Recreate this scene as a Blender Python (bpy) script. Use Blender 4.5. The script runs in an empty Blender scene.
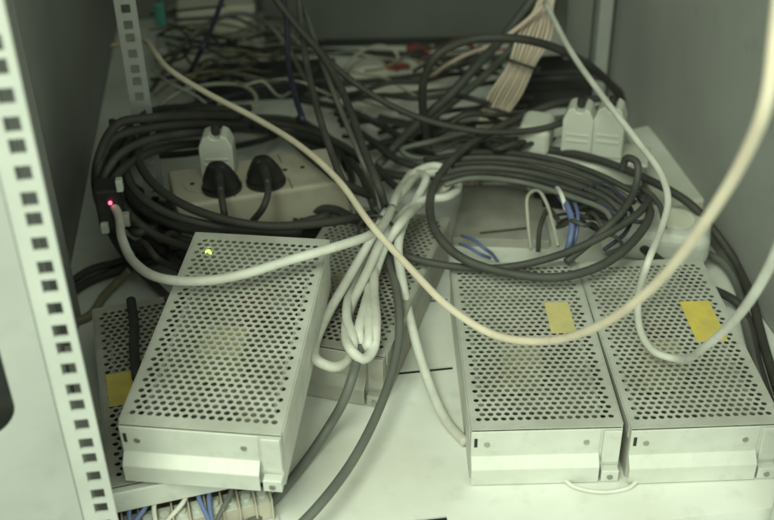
import bpy, bmesh, math, random
from mathutils import Vector, Matrix
random.seed(7)
R = math.radians
S = bpy.context.scene
COL = S.collection

# ------------------------------------------------------------------ camera
F_PX, PW, PH = 1085.0, 774.0, 520.0
PITCH, ROLL, CAMZ = R(33.7), R(1.16), 0.61
_fw = Vector((0, math.cos(PITCH), -math.sin(PITCH)))
_up0 = Vector((0, math.sin(PITCH), math.cos(PITCH)))
_rt0 = Vector((1, 0, 0))
RT = math.cos(ROLL) * _rt0 - math.sin(ROLL) * _up0
UP = math.cos(ROLL) * _up0 + math.sin(ROLL) * _rt0
CP = Vector((0, 0, CAMZ))
cam = bpy.data.cameras.new('camera')
co = bpy.data.objects.new('camera', cam)
COL.objects.link(co)
m = Matrix((RT, UP, -_fw)).transposed().to_4x4()
m.translation = CP
co.matrix_world = m
cam.sensor_width = 36
cam.lens = 36 * F_PX / PW
cam.clip_start, cam.clip_end = 0.02, 50
cam.dof.use_dof = True
cam.dof.focus_distance = 0.86
cam.dof.aperture_fstop = 5.6
S.camera = co

# ------------------------------------------------------------------ light
LIGHTC = (0.88, 1.0, 0.76)
w = bpy.data.worlds.new('World'); S.world = w; w.use_nodes = True
bg = w.node_tree.nodes['Background']
bg.inputs[0].default_value = (0.86, 1.0, 0.78, 1)
bg.inputs[1].default_value = 1.15
def area(name, loc, target, size, power, col=LIGHTC, sy=None):
    l = bpy.data.lights.new(name, 'AREA'); l.size = size; l.energy = power; l.color = col
    if sy: l.shape = 'RECTANGLE'; l.size_y = sy
    o = bpy.data.objects.new(name, l); COL.objects.link(o)
    o.location = loc
    o.rotation_euler = (Vector(target) - Vector(loc)).to_track_quat('-Z', 'Y').to_euler()
    return o
area('ceiling_lamp', (-0.42, -0.45, 1.60), (0.0, 0.9, 0), 0.7, 20.5, sy=0.8)
S.view_settings.view_transform = 'Standard'
S.view_settings.look = 'None'
S.view_settings.gamma = 1
S.view_settings.exposure = 0.22
S.view_settings.use_curve_mapping = False
S.render.engine = 'CYCLES'
S.render.resolution_x, S.render.resolution_y = 1024, 688

# ------------------------------------------------------------------ pixel -> place
def ray(px, py):
    return _fw + RT * ((px - PW / 2) / F_PX) + UP * (-(py - PH / 2) / F_PX)
def A(px, py, z=0.0):                 # point at height z
    d = ray(px, py); return CP + d * ((z - CAMZ) / d.z)
def T(px, py, t):                     # point at distance t along the view axis
    return CP + ray(px, py) * t
# cabinet frame: turned 7 degrees
YAW = R(7)
CO = Vector((-0.185, 0.505, 0)); CW = Vector((math.cos(YAW), math.sin(YAW), 0)); CD = Vector((-math.sin(YAW), math.cos(YAW), 0))
def K(a, b, z=0.0): return CO + CW * a + CD * b + Vector((0, 0, z))
def toK(p): q = p - CO; return q.dot(CW), q.dot(CD)

# ------------------------------------------------------------------ materials
def mat(name, c, rough=0.5, metal=0.0, var=0.12, scale=30, bump=0.0, emit=None, dirt=None, spec=0.5, stretch=None):
    m = bpy.data.materials.new(name); m.use_nodes = True
    nt = m.node_tree; n = nt.nodes; b = n['Principled BSDF']
    tc = n.new('ShaderNodeTexCoord'); no = n.new('ShaderNodeTexNoise')
    no.inputs['Scale'].default_value = scale; no.inputs['Detail'].default_value = 5
    if stretch:
        mp = n.new('ShaderNodeMapping'); mp.inputs['Scale'].default_value = stretch
        nt.links.new(tc.outputs['Object'], mp.inputs[0]); nt.links.new(mp.outputs[0], no.inputs['Vector'])
    else:
        nt.links.new(tc.outputs['Object'], no.inputs['Vector'])
    r = n.new('ShaderNodeValToRGB')
    r.color_ramp.elements[0].position = 0.3; r.color_ramp.elements[1].position = 0.7
    d = dirt or tuple(x * (1 - 2 * var) for x in c)
    r.color_ramp.elements[0].color = (*d, 1)
    r.color_ramp.elements[1].color = (*[min(1, x * (1 + var)) for x in c], 1)
    nt.links.new(no.outputs['Fac'], r.inputs[0])
    n4 = n.new('ShaderNodeTexNoise'); n4.inputs['Scale'].default_value = scale * 5; n4.inputs['Detail'].default_value = 8
    r4 = n.new('ShaderNodeValToRGB'); r4.color_ramp.elements[0].position = .56; r4.color_ramp.elements[1].position = .74
    mx = n.new('ShaderNodeMix'); mx.data_type = 'RGBA'
    nt.links.new(tc.outputs['Object'], n4.inputs['Vector']); nt.links.new(n4.outputs['Fac'], r4.inputs[0])
    ml = n.new('ShaderNodeMath'); ml.operation = 'MULTIPLY'; ml.inputs[1].default_value = .28 if not emit else 0
    nt.links.new(r4.outputs[0], ml.inputs[0]); nt.links.new(ml.outputs[0], mx.inputs[0])
    nt.links.new(r.outputs[0], mx.inputs[6]); mx.inputs[7].default_value = (*[.55 * x + .45 * g for x, g in zip(d, (.17, .155, .12))], 1)
    nt.links.new(mx.outputs[2], b.inputs['Base Color'])
    b.inputs['Roughness'].default_value = rough; b.inputs['Metallic'].default_value = metal
    b.inputs['Specular IOR Level'].default_value = spec
    mr = n.new('ShaderNodeMapRange'); mr.inputs['To Min'].default_value = max(0.05, rough - 0.08); mr.inputs['To Max'].default_value = min(1, rough + 0.12)
    n2 = n.new('ShaderNodeTexNoise'); n2.inputs['Scale'].default_value = scale * 2.3
    nt.links.new(tc.outputs['Object'], n2.inputs['Vector'])
    nt.links.new(n2.outputs['Fac'], mr.inputs[0]); nt.links.new(mr.outputs[0], b.inputs['Roughness'])
    if bump:
        bp = n.new('ShaderNodeBump'); bp.inputs['Strength'].default_value = bump; bp.inputs['Distance'].default_value = 0.001
        n3 = n.new('ShaderNodeTexNoise'); n3.inputs['Scale'].default_value = scale * 12
        nt.links.new(tc.outputs['Object'], n3.inputs['Vector'])
        nt.links.new(n3.outputs['Fac'], bp.inputs['Height']); nt.links.new(bp.outputs[0], b.inputs['Normal'])
    if emit:
        b.inputs['Emission Color'].default_value = (*emit[0], 1); b.inputs['Emission Strength'].default_value = emit[1]
    return m
M = dict(
    shelf=mat('shelf_paint', (.76, .77, .74), .5, 0, .04, 9, .15, dirt=(.62, .61, .55)),
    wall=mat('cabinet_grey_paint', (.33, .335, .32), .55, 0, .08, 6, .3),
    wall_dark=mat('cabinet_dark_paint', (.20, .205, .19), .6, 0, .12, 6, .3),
    rail=mat('rail_zinc_paint', (.50, .51, .48), .5, .0, .06, 14, .2),
    railside=mat('rail_side_paint', (.42, .43, .41), .5, .0, .06, 10, .2),
    boxpaint=mat('dark_box_paint', (.13, .135, .125), .5, 0, .1, 8, .2),
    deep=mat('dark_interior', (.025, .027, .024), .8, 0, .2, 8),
    steel=mat('galvanised_steel', (.56, .56, .52), .46, .2, .10, 26, .15, dirt=(.45, .44, .39)),
    alu=mat('pressed_aluminium', (.66, .67, .63), .42, .15, .05, 18, .1, dirt=(.54, .54, .49)),
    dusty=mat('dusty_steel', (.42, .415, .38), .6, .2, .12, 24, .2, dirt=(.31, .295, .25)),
    pcb=mat('circuit_board', (.30, .29, .21), .6, 0, .3, 60),
    comp=mat('transformer_tape', (.55, .50, .28), .5, 0, .1, 30),
    copper=mat('copper_choke', (.36, .24, .17), .5, .2, .1, 50),
    cap=mat('capacitor_sleeve', (.26, .24, .24), .35, 0, .1, 50),
    yellow=mat('yellow_label', (.70, .56, .10), .6, 0, .07, 50, dirt=(.56, .45, .13)),
    paleyellow=mat('faded_yellow_label', (.62, .53, .22), .6, 0, .07, 50, dirt=(.53, .46, .22)),
    white=mat('white_cable_sheath', (.64, .635, .59), .5, 0, .05, 30, .1, dirt=(.50, .485, .43)),
    cream=mat('cream_cable_sheath', (.68, .60, .48), .5, 0, .05, 30, .1, dirt=(.56, .48, .37)),
    black=mat('black_cable_rubber', (.032, .032, .029), .58, 0, .2, 30, spec=.3, dirt=(.055, .052, .045)),
    dgrey=mat('dusty_black_cable', (.062, .062, .055), .6, 0, .15, 30, dirt=(.038, .038, .034)),
    grey=mat('grey_cable_sheath', (.125, .13, .115), .5, 0, .12, 30),
    pale=mat('pale_grey_wire', (.42, .41, .35), .5, 0, .1, 30),
    peach=mat('peach_wire', (.58, .46, .38), .5, 0, .1, 30),
    olive=mat('olive_wire', (.22, .20, .13), .5, 0, .1, 30),
    blue=mat('blue_wire', (.13, .17, .34), .45, 0, .1, 30),
    navy=mat('navy_cable', (.028, .031, .058), .5, 0, .1, 30),
    red=mat('red_connector', (.27, .06, .05), .45, 0, .1, 30),
    teal=mat('teal_connector', (.05, .20, .165), .45, 0, .1, 30),
    plastic=mat('white_plastic', (.60, .61, .57), .4, 0, .04, 12, dirt=(.48, .48, .42)),
    beige=mat('aged_beige_plastic', (.50, .465, .385), .5, 0, .06, 14, .1, dirt=(.38, .34, .27)),
    blackp=mat('black_plastic', (.03, .03, .028), .45, 0, .2, 20, spec=.4),
    screw=mat('screw_steel', (.45, .44, .40), .35, .8, .1, 80),
    ledg=mat('green_led', (.5, .8, .1), .3, 0, 0, 10, emit=((.62, 1.0, .08), 3)),
    ledr=mat('red_led', (.9, .1, .2), .3, 0, 0, 10, emit=((1.0, .12, .25), 2.2)),
    paper=mat('off_white_board', (.80, .79, .70), .7, 0, .06, 9, dirt=(.62, .60, .50)),
)

# ------------------------------------------------------------------ mesh helpers
def obj(name, bm, m, parent=None, smooth=False, bevel=0, seg=2):
    me = bpy.data.meshes.new(name)
    if smooth:
        for f in bm.faces: f.smooth = True
    bm.normal_update(); bm.to_mesh(me); bm.free()
    for x in (m if isinstance(m, (list, tuple)) else [m]): me.materials.append(M[x])
    o = bpy.data.objects.new(name, me); COL.objects.link(o)
    if parent: o.parent = parent
    if bevel:
        b = o.modifiers.new('bevel', 'BEVEL'); b.width = bevel; b.segments = seg; b.limit_method = 'ANGLE'; b.angle_limit = R(35)
    return o
def tag(o, label=None, cat=None, group=None, kind=None):
    if label: o['label'] = label
    if cat: o['category'] = cat
    if group: o['group'] = group
    if kind: o['kind'] = kind
    return o
def thing(name, label, cat, loc=(0, 0, 0), rz=0, group=None, rx=0, ry=0):
    o = bpy.data.objects.new(name, None); COL.objects.link(o); o.location = loc; o.rotation_euler = (rx, ry, rz)
    o.empty_display_size = .02
    return tag(o, label, cat, group)
def box(bm, x0, x1, y0, y1, z0, z1):
    v = [bm.verts.new((x, y, z)) for z in (z0, z1) for y in (y0, y1) for x in (x0, x1)]
    for f in ((0, 2, 3, 1), (4, 5, 7, 6), (0, 1, 5, 4), (1, 3, 7, 5), (3, 2, 6, 7), (2, 0, 4, 6)):
        bm.faces.new([v[i] for i in f])
    return v
def bx(*a): bm = bmesh.new(); box(bm, *a); return bm
def prism(bm, pts, axis_a, axis_b, ext, e0, e1, org=Vector((0, 0, 0))):
    """polygon pts in plane (axis_a, axis_b), extruded along ext from e0 to e1"""
    lo = [bm.verts.new(org + axis_a * p[0] + axis_b * p[1] + ext * e0) for p in pts]
    hi = [bm.verts.new(org + axis_a * p[0] + axis_b * p[1] + ext * e1) for p in pts]
    n = len(pts)
    bm.faces.new(lo[::-1]); bm.faces.new(hi)
    for i in range(n): bm.faces.new((lo[i], lo[(i + 1) % n], hi[(i + 1) % n], hi[i]))
    bmesh.ops.recalc_face_normals(bm, faces=bm.faces)
X, Y, Z = Vector((1, 0, 0)), Vector((0, 1, 0)), Vector((0, 0, 1))
def cyl(bm, c, axis, r, h, n=16, r2=None):
    axis = Vector(axis).normalized(); r2 = r if r2 is None else r2
    a = axis.orthogonal().normalized(); b = axis.cross(a)
    lo = [bm.verts.new(Vector(c) + (a * math.cos(2 * math.pi * i / n) + b * math.sin(2 * math.pi * i / n)) * r) for i in range(n)]
    hi = [bm.verts.new(Vector(c) + axis * h + (a * math.cos(2 * math.pi * i / n) + b * math.sin(2 * math.pi * i / n)) * r2) for i in range(n)]
    bm.faces.new(lo[::-1]); bm.faces.new(hi)
    for i in range(n): bm.faces.new((lo[i], lo[(i + 1) % n], hi[(i + 1) % n], hi[i]))
def cy(*a, **k): bm = bmesh.new(); cyl(bm, *a, **k); return bm
def spline(P, sub=8):
    P = [Vector(p) for p in P]
    P = [P[0] * 2 - P[1]] + P + [P[-1] * 2 - P[-2]]
    out = []
    for i in range(1, len(P) - 2):
        p0, p1, p2, p3 = P[i - 1:i + 3]
        # centripetal-ish
        t01 = max((p1 - p0).length, 1e-5) ** .5; t12 = max((p2 - p1).length, 1e-5) ** .5; t23 = max((p3 - p2).length, 1e-5) ** .5
        m1 = (p2 - p1) + t12 * ((p1 - p0) / t01 - (p2 - p0) / (t01 + t12))
        m2 = (p2 - p1) + t12 * ((p3 - p2) / t23 - (p3 - p1) / (t12 + t23))
        a = 2 * (p1 - p2) + m1 + m2; b = -3 * (p1 - p2) - 2 * m1 - m2
        for k in range(sub):
            t = k / sub
            out.append(a * t ** 3 + b * t ** 2 + m1 * t + p1)
    out.append(P[-2]); return out
def tube(bm, P, r, n=10, cap=True, taper=None):
    t = (P[1] - P[0]).normalized(); u = t.orthogonal().normalized(); rings = []
    for i, p in enumerate(P):
        t2 = (P[min(i + 1, len(P) - 1)] - P[max(i - 1, 0)])
        if t2.length < 1e-9: t2 = t
        t2.normalize()
        u = (u - t2 * u.dot(t2)).normalized(); v = t2.cross(u)
        rr = r if taper is None else taper(i / (len(P) - 1)) * r
        rings.append([bm.verts.new(p + (u * math.cos(2 * math.pi * k / n) + v * math.sin(2 * math.pi * k / n)) * rr) for k in range(n)])
        t = t2
    for a, b in zip(rings, rings[1:]):
        for k in range(n): bm.faces.new((a[k], a[(k + 1) % n], b[(k + 1) % n], b[k]))
    if cap: bm.faces.new(rings[0][::-1]); bm.faces.new(rings[-1])
def cable(label, pts, r, m, name='cable', cat='cable', group=None, sub=8, jit=0.0, minz=True, n=10):
    P = []
    for i, p in enumerate(pts):
        q = p if isinstance(p, Vector) else A(*p)
        if jit: q = q + Vector((random.uniform(-jit, jit), random.uniform(-jit, jit), random.uniform(0, jit)))
        P.append(q)
    C = spline(P, sub)
    if minz and min(q.z for q in C) > -.03:
        for q in C: q.z = max(q.z, r + .0005)
    bm = bmesh.new(); tube(bm, C, r, n)
    o = obj(name, bm, m, smooth=True)
    # origin at the first point
    o.data.transform(Matrix.Translation(-C[0])); o.location = C[0]
    return tag(o, label, cat, group)

# ------------------------------------------------------------------ the setting: shelf and base
pS = [((372, 378), (452, 365)), ((392, 306), (447, 297)), ((478, 233), (528, 227)), ((380, 526), (447, 518))]
slots = []
for q0, q1 in pS:
    a0, b0 = toK(A(*q0)); a1, b1 = toK(A(*q1)); slots.append((a0, a1, (b0 + b1) / 2))
AS = sorted({-.085, .565, *[s[0] for s in slots], *[s[1] for s in slots]})
c0, d0 = toK(A(690, 520)); c1, d1 = toK(A(774, 505)); FRONT = (d0 + d1) / 2
BS = sorted({FRONT, 1.10, *[s[2] - .0024 for s in slots if s[2] > FRONT + .004], *[s[2] + .0024 for s in slots if s[2] > FRONT + .004]})
bm = bmesh.new()
for i in range(len(AS) - 1):
    for j in range(len(BS) - 1):
        ca, cb = (AS[i] + AS[i + 1]) / 2, (BS[j] + BS[j + 1]) / 2
        if any(s[0] < ca < s[1] and abs(cb - s[2]) < .0024 for s in slots): continue
        vs = [bm.verts.new(K(a, b)) for a, b in ((AS[i], BS[j]), (AS[i + 1], BS[j]), (AS[i + 1], BS[j + 1]), (AS[i], BS[j + 1]))]
        bm.faces.new(vs)
bmesh.ops.remove_doubles(bm, verts=bm.verts, dist=1e-5)
r = bmesh.ops.extrude_face_region(bm, geom=bm.faces[:])
for v in r['geom']:
    if isinstance(v, bmesh.types.BMVert): v.co.z -= .0018
bmesh.ops.recalc_face_normals(bm, faces=bm.faces)
tag(obj('shelf', bm, 'shelf'), kind='structure')
bm = bmesh.new(); prism(bm, [(-.085, FRONT), (.565, FRONT), (.565, FRONT + .002), (-.085, FRONT + .002)], CW, CD, Z, -.03, -.0018, CO)
tag(obj('shelf_lip', bm, 'shelf'), kind='structure')
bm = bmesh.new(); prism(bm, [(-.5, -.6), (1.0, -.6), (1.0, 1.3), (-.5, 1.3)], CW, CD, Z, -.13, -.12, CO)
tag(obj('floor', bm, 'wall_dark'), kind='structure')

# ------------------------------------------------------------------ the cabinet
cab = thing('server_cabinet', 'grey painted equipment cabinet enclosing the shelf, with punched mounting rails', 'cabinet', CO, YAW)
def kb(bm, *a): box(bm, *a)
def kbox(name, m, *a, bevel=0, parent=cab): return obj(name, bx(*a), m, parent, bevel=bevel)
TOP = 1.5
kbox('side_panel', 'wall', .566, .570, -.02, 1.12, -.12, TOP)
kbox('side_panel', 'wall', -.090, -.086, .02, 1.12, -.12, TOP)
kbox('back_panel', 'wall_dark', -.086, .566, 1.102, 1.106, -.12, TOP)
kbox('unseen_top_panel', 'wall_dark', -.084, .564, .06, 1.10, 1.30, 1.304)  # added panel out of view, shades the back of the cabinet
# left side stiffener profile
bm = bmesh.new(); box(bm, -.086, -.060, .20, .225, -.1, TOP - .02); box(bm, -.086, -.066, .29, .34, -.1, TOP - .02)
obj('side_stiffener', bm, 'wall', cab, bevel=.002)
# right back post + corner plate
kbox('corner_post', 'wall', .540, .558, .70, .722, 0.0, TOP - .02, bevel=.003)
kbox('corner_plate', 'wall_dark', .505, .538, .72, .724, 0.0, TOP - .02)
kbox('back_frame', 'wall', .40, .50, 1.02, 1.04, 0.0, TOP - .02, bevel=.003)

def rail_sheet(x0, x1, hx, hw, hh, z0, z1, y0, y1, phase=0.0):
    """vertical flange in the local XZ plane with a column of square punched holes"""
    bm = bmesh.new(); zs = []
    u = .04445; base = [.00635, .022225, .0381]
    k = math.floor(z0 / u) - 1
    holes = []
    while k * u < z1:
        for b in base:
            zc = k * u + b + phase
            if zc - hh > z0 + .003 and zc + hh < z1 - .003: holes.append(zc)
        k += 1
    zs = [z0]
    for h in holes: zs += [h - hh, h + hh]
    zs.append(z1); xs = [x0, hx - hw, hx + hw, x1]
    for i in range(3):
        for j in range(len(zs) - 1):
            if i == 1 and j % 2 == 1: continue
            bm.faces.new([bm.verts.new((a, y0, c)) for a, c in ((xs[i], zs[j]), (xs[i + 1], zs[j]), (xs[i + 1], zs[j + 1]), (xs[i], zs[j + 1]))])
    bmesh.ops.remove_doubles(bm, verts=bm.verts, dist=1e-5)
    r = bmesh.ops.extrude_face_region(bm, geom=bm.faces[:])
    for v in r['geom']:
        if isinstance(v, bmesh.types.BMVert): v.co.y = y1
    bmesh.ops.recalc_face_normals(bm, faces=bm.faces)
    return bm
# front left rail: punched flange, folded web with an oblong opening toward the viewer
fl = obj('mounting_rail', rail_sheet(-.0185, .0030, -.0060, .0044, .0044, -.11, TOP - .02, 0, .002), 'rail', cab)
kbox('rail_web', 'wall_dark', -.0180, -.0165, .0022, .035, -.11, TOP - .02)
# the wide leaf: goes from the fold to the left and slightly toward the viewer, oval opening
def leaf(x0, x1, y0, y1, zlo, zhi, ox, oz, ow, oh, th=.002):
    bm = bmesh.new(); n = 36; hw, hh = ow / 2, oh / 2
    def P(x, z): return (x, y0 + (y1 - y0) * (x - x0) / (x1 - x0), z)
    inn = []
    for i in range(n):
        a = 2 * math.pi * (i + .5) / n
        inn.append(P(ox + hw * math.cos(a), oz + (hh - hw) * (1 if math.sin(a) > 0 else -1) + hw * math.sin(a)))
    es = []
    for loop in (inn, [P(x0, zlo), P(x1, zlo), P(x1, zhi), P(x0, zhi)]):
        v = [bm.verts.new(p) for p in loop]
        es += [bm.edges.new((v[i], v[(i + 1) % len(v)])) for i in range(len(v))]
    bmesh.ops.triangle_fill(bm, use_beauty=True, edges=es)
    r = bmesh.ops.extrude_face_region(bm, geom=bm.faces[:])
    for v in r['geom']:
        if isinstance(v, bmesh.types.BMVert): v.co.y += th
    bmesh.ops.recalc_face_normals(bm, faces=bm.faces)
    return bm
obj('rail_leaf', leaf(-.130, -.0188, -.035, -.001, -.11, TOP - .02, -.062, .205, .044, .085), 'railside', cab)
obj('opening_shade', bx(-.128, -.026, .014, .018, -.11, TOP - .02), 'deep', cab)  # near-black sheet standing in for the shade behind the leaf opening
# front right rail
obj('mounting_rail', rail_sheet(.4705, .4925, .4815, .0058, .0047, -.11, TOP - .02, 0, .002), 'rail', cab)
kbox('rail_web', 'wall', .4905, .4925, .0022, .04, -.11, TOP - .02)
# rear left rail
obj('rear_rail', rail_sheet(-.006, .014, .004, .0042, .0042, .0, TOP - .02, .470, .472, .004), 'wall', cab)
kbox('rail_web', 'wall_dark', -.0060, -.0045, .4722, .50, .0, TOP - .02)

# ------------------------------------------------------------------ perforated power supplies
W_, L_, H_ = .115, .225, .050
def perforated(nx=17, ny=38, p=.0063, th=.0008, r=.00232, x_in=.005, y_in=.010):
    h = p * .866
    bm = bmesh.new()
    x0 = -nx * p / 2; y0 = .0095
    def cell(cx, cyy):
        o = [(-.5, -.5), (0, -.5), (.5, -.5), (.5, 0), (.5, .5), (0, .5), (-.5, .5), (-.5, 0)]
        ov = [bm.verts.new((cx + a * p, cyy + b * h, 0)) for a, b in o]
        iv = []
        for a, b in o:
            ang = math.atan2(b, a); iv.append(bm.verts.new((cx + r * math.cos(ang), cyy + r * math.sin(ang) * .98, 0)))
        for i in range(8): bm.faces.new((ov[i], ov[(i + 1) % 8], iv[(i + 1) % 8], iv[i]))
    def quad(xa, xb, ya, yb): bm.faces.new([bm.verts.new(q) for q in ((xa, ya, 0), (xb, ya, 0), (xb, yb, 0), (xa, yb, 0))])
    for j in range(ny):
        yc = y0 + (j + .5) * h
        if j % 2 == 0:
            for i in range(nx): cell(x0 + (i + .5) * p, yc)
        else:
            for i in range(nx - 1): cell(x0 + (i + 1) * p, yc)
            quad(x0, x0 + p / 2, yc - h / 2, yc + h / 2); quad(-x0 - p / 2, -x0, yc - h / 2, yc + h / 2)
        quad(-W_ / 2 + .0005, x0, yc - h / 2, yc + h / 2); quad(-x0, W_ / 2 - .0005, yc - h / 2, yc + h / 2)
    quad(-W_ / 2 + .0005, W_ / 2 - .0005, .0006, y0); quad(-W_ / 2 + .0005, W_ / 2 - .0005, y0 + ny * h, L_)
    bmesh.ops.remove_doubles(bm, verts=bm.verts, dist=1e-5)
    r_ = bmesh.ops.extrude_face_region(bm, geom=bm.faces[:])
    for v in r_['geom']:
        if isinstance(v, bmesh.types.BMVert): v.co.z -= th
    # folded side skirts
    for s in (-1, 1):
        xa = s * (W_ / 2 - .0003); xb = s * (W_ / 2 + .0007)
        box(bm, min(xa, xb), max(xa, xb), .004, L_, -.012, -.0002)
    bmesh.ops.recalc_face_normals(bm, faces=bm.faces)
    me = bpy.data.meshes.new('top_cover'); bm.to_mesh(me); bm.free()
    return me
PERF = perforated()
shared = {}
def share(key, build, m, smooth=False):
    if key not in shared:
        o = obj(key, build(), m, smooth=smooth); shared[key] = o.data; bpy.data.objects.remove(o)
    return shared[key]
def inst(name, me, parent, loc=(0, 0, 0), rz=0):
    o = bpy.data.objects.new(name, me); COL.objects.link(o); o.parent = parent; o.location = loc; o.rotation_euler.z = rz
    return o
def psu(label, fl_pt, fr_pt, z, tilt=0, cover='steel', front='alu', shade='steel', tape='yellow', block=False, sticker=None, led=None, L=L_, ln=None):
    """fl_pt / fr_pt: places of the two front top corners"""
    mid = (fl_pt + fr_pt) / 2; dx = fr_pt - fl_pt; rz = math.atan2(dx.y, dx.x)
    t = thing('power_supply', label, 'power supply', (mid.x, mid.y, z - H_), rz, 'perforated metal power supplies on the shelf', rx=tilt)
    me = PERF.copy(); me.materials.append(M[cover])
    c = inst('top_cover', me, t, (0, 0, H_))
    # chassis: floor and the two sides
    bm = bmesh.new()
    box(bm, -W_ / 2, W_ / 2, 0, L_, 0, .0015)
    for s in (-1, 1):
        xa, xb = sorted((s * (W_ / 2 - .0012), s * W_ / 2 - s * .0002)); box(bm, xa, xb, .001, L_ - .001, .0016, H_ - .0125)
        xa, xb = sorted((s * (W_ / 2 - .0012), s * (W_ / 2 - .0005))); box(bm, xa, xb, .001, L_ - .001, H_ - .0124, H_ - .001)
    box(bm, -W_ / 2 + .002, W_ / 2 - .002, L_ - .0015, L_ - .0002, .0016, H_ - .0012)
    obj('chassis', bm, shade, t)
    if not block:
        # pressed front panel with the stepped foot
        prof = [(0.0, H_ - .001), (-.0012, H_ - .001), (-.0012, .0245), (-.0085, .0165), (-.0085, .0008), (-.0073, .0008), (-.0073, .0160), (0.0, .0238)]
        bm = bmesh.new(); prism(bm, prof, Y, Z, X, -W_ / 2 + .0006, W_ / 2 - .0165)
        obj('front_panel', bm, front, t, bevel=.0006)
        bm = bmesh.new(); prism(bm, [(0, H_ - .0012), (-.0006, H_ - .0012), (-.0006, .0016), (0, .0016)], Y, Z, X, -W_ / 2 + .0004, W_ / 2 - .0005)
        obj('back_plate', bm, front, t)
        bm = bmesh.new(); box(bm, W_ / 2 - .0145, W_ / 2 - .001, -.0030, -.0008, .016, H_ - .002)
        obj('corner_bracket', bm, front, t, bevel=.0006)
        bm = bmesh.new(); box(bm, W_ / 2 - .0145, W_ / 2 - .001, -.0082, -.0008, .0008, .0118)
        obj('mounting_tab', bm, front, t, bevel=.0006)
        obj('screw', cy((W_ / 2 - .0078, -.0082, .0062), (0, -1, 0), .0022, .0012, 14), 'screw', t)
        for sx in (-W_ / 2 + .0125, W_ / 2 - .027):
            o = obj('screw', cy((sx, -.0011, .0365), (0, -1, 0), .0022, .0011, 14), 'screw', t)
        obj('panel_notch', bx(-W_ / 2 + .0028, -W_ / 2 + .0052, -.00155, -.0009, .034, .0425), 'deep', t)
    else:
        bm = bmesh.new(); box(bm, -W_ / 2, W_ / 2, -.006, .0004, .030, H_ - .001)
        obj('front_lip', bm, front, t, bevel=.001)
        obj('terminal_block', bx(-W_ / 2 + .004, W_ / 2 - .004, -.018, .000, .004, .020), 'beige', t)
        for i in range(10):
            sx = -W_ / 2 + .004 + i * .0119
            if i < 10: inst('barrier', share('barrier', lambda: bx(-.0006, .0006, -.020, .000, .004, .025), 'beige'), t, (sx, 0, 0))
        for i in range(9):
            sx = -W_ / 2 + .010 + i * .0119
            inst('terminal_screw', share('terminal_screw', lambda: cy((0, -.009, .020), (0, 0, 1), .0036, .0025, 12), 'alu'), t, (sx, 0, 0))
            inst('clamp_plate', share('clamp_plate', lambda: bx(-.0045, .0045, -.0175, -.001, .0195, .0205), 'alu'), t, (sx, 0, 0))
        obj('chassis_foot', bx(-W_ / 2, W_ / 2, -.024, .0, .0, .0035), front, t)
    # inside
    obj('circuit_board', bx(-W_ / 2 + .003, W_ / 2 - .003, .004, L_ - .004, .006, .0078), 'pcb', t)
    bm = bmesh.new(); box(bm, -.024, .010, .085, .118, .010, .042)
    obj('transformer', bm, 'comp', t, bevel=.002)
    obj('choke', cy((.004, .165, .009), (0, 0, 1), .013, .016, 20), 'copper', t)
    for q, (cx, cyy, rr, hh) in enumerate(((.030, .150, .011, .033), (.030, .178, .011, .033), (-.030, .045, .006, .024), (-.014, .045, .006, .024), (.002, .045, .006, .024))):
        obj('capacitor', cy((cx, cyy, .0078), (0, 0, 1), rr, hh, 18), 'cap', t)
    for sx in (-.046, .046):
        obj('heat_sink', bx(sx - .0015, sx + .0015, .03, .19, .0078, .040), 'alu', t)
    if sticker:
        u0, u1, v0, v1 = sticker
        obj('sticker', bx(u0, u1, v0, v1, H_ + .0001, H_ + .0005), tape, t)
    if led:
        bm = bmesh.new(); bmesh.ops.create_uvsphere(bm, u_segments=12, v_segments=8, radius=.0028, matrix=Matrix.Translation((led[0], led[1], H_ - .002)))
        obj('indicator_light', bm, 'ledg', t, smooth=True)
    return t
def rectify(a, b, w=W_):
    m_ = (a + b) / 2; d = (b - a).normalized() * w / 2; return m_ - d, m_ + d
def local(t, p):   # world point -> coordinates on the power supply
    bpy.context.view_layer.update(); return t.matrix_world.inverted() @ p
# B, C
a, b = Vector((.0604, .6065, .05)), Vector((.1754, .6075, .05))
pB = psu('perforated power supply at centre right, cream cable sagging across it, small dull yellow sticker', a, b, .05, sticker=(.020, .041, .116, .160), tape='paleyellow')
a, b = Vector((.1805, .6045, .05)), Vector((.2955, .6073, .05))
pC = psu('rightmost perforated power supply, beside the right mounting rail, with a bright yellow sticker', a, b, .05, sticker=(.020, .046, .102, .158))
# D below A
a0 = A(110, 488, .05); d_ = (A(235, 462, .05) - a0); a, b = a0, a0 + Vector((d_.x, d_.y, 0)).normalized() * W_
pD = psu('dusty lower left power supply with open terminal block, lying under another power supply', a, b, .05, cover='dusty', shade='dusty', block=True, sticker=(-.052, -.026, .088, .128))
# F in the middle
b0 = A(385, 357, .05); f_ = A(446, 226, .05) - b0; f_.z = 0; f_.normalize(); side = Vector((f_.y, -f_.x, 0))
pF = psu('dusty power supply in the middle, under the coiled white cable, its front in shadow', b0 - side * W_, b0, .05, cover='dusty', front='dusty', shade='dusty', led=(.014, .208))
# A on top of D
dd = Vector((math.cos(R(-6.6)), math.sin(R(-6.6)), 0)) * W_ / 2; mm_ = Vector((-.132, .560, .102)); a, b = mm_ - dd, mm_ + dd
pA = psu('bright left power supply lying tilted on top of another, green light at its far corner', a, b, .102, tilt=R(4.0), led=(-.041, .2))
pA.rotation_euler.y = R(1.0)
# dark rubber strip lying on the lower-left supply
cable('short dull black strap lying lengthwise on the lower left power supply', [(131, 300, .058), (134, 325, .055), (134, 350, .055), (137, 378, .055)], .0042, 'black', 'strap', 'strap')

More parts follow.
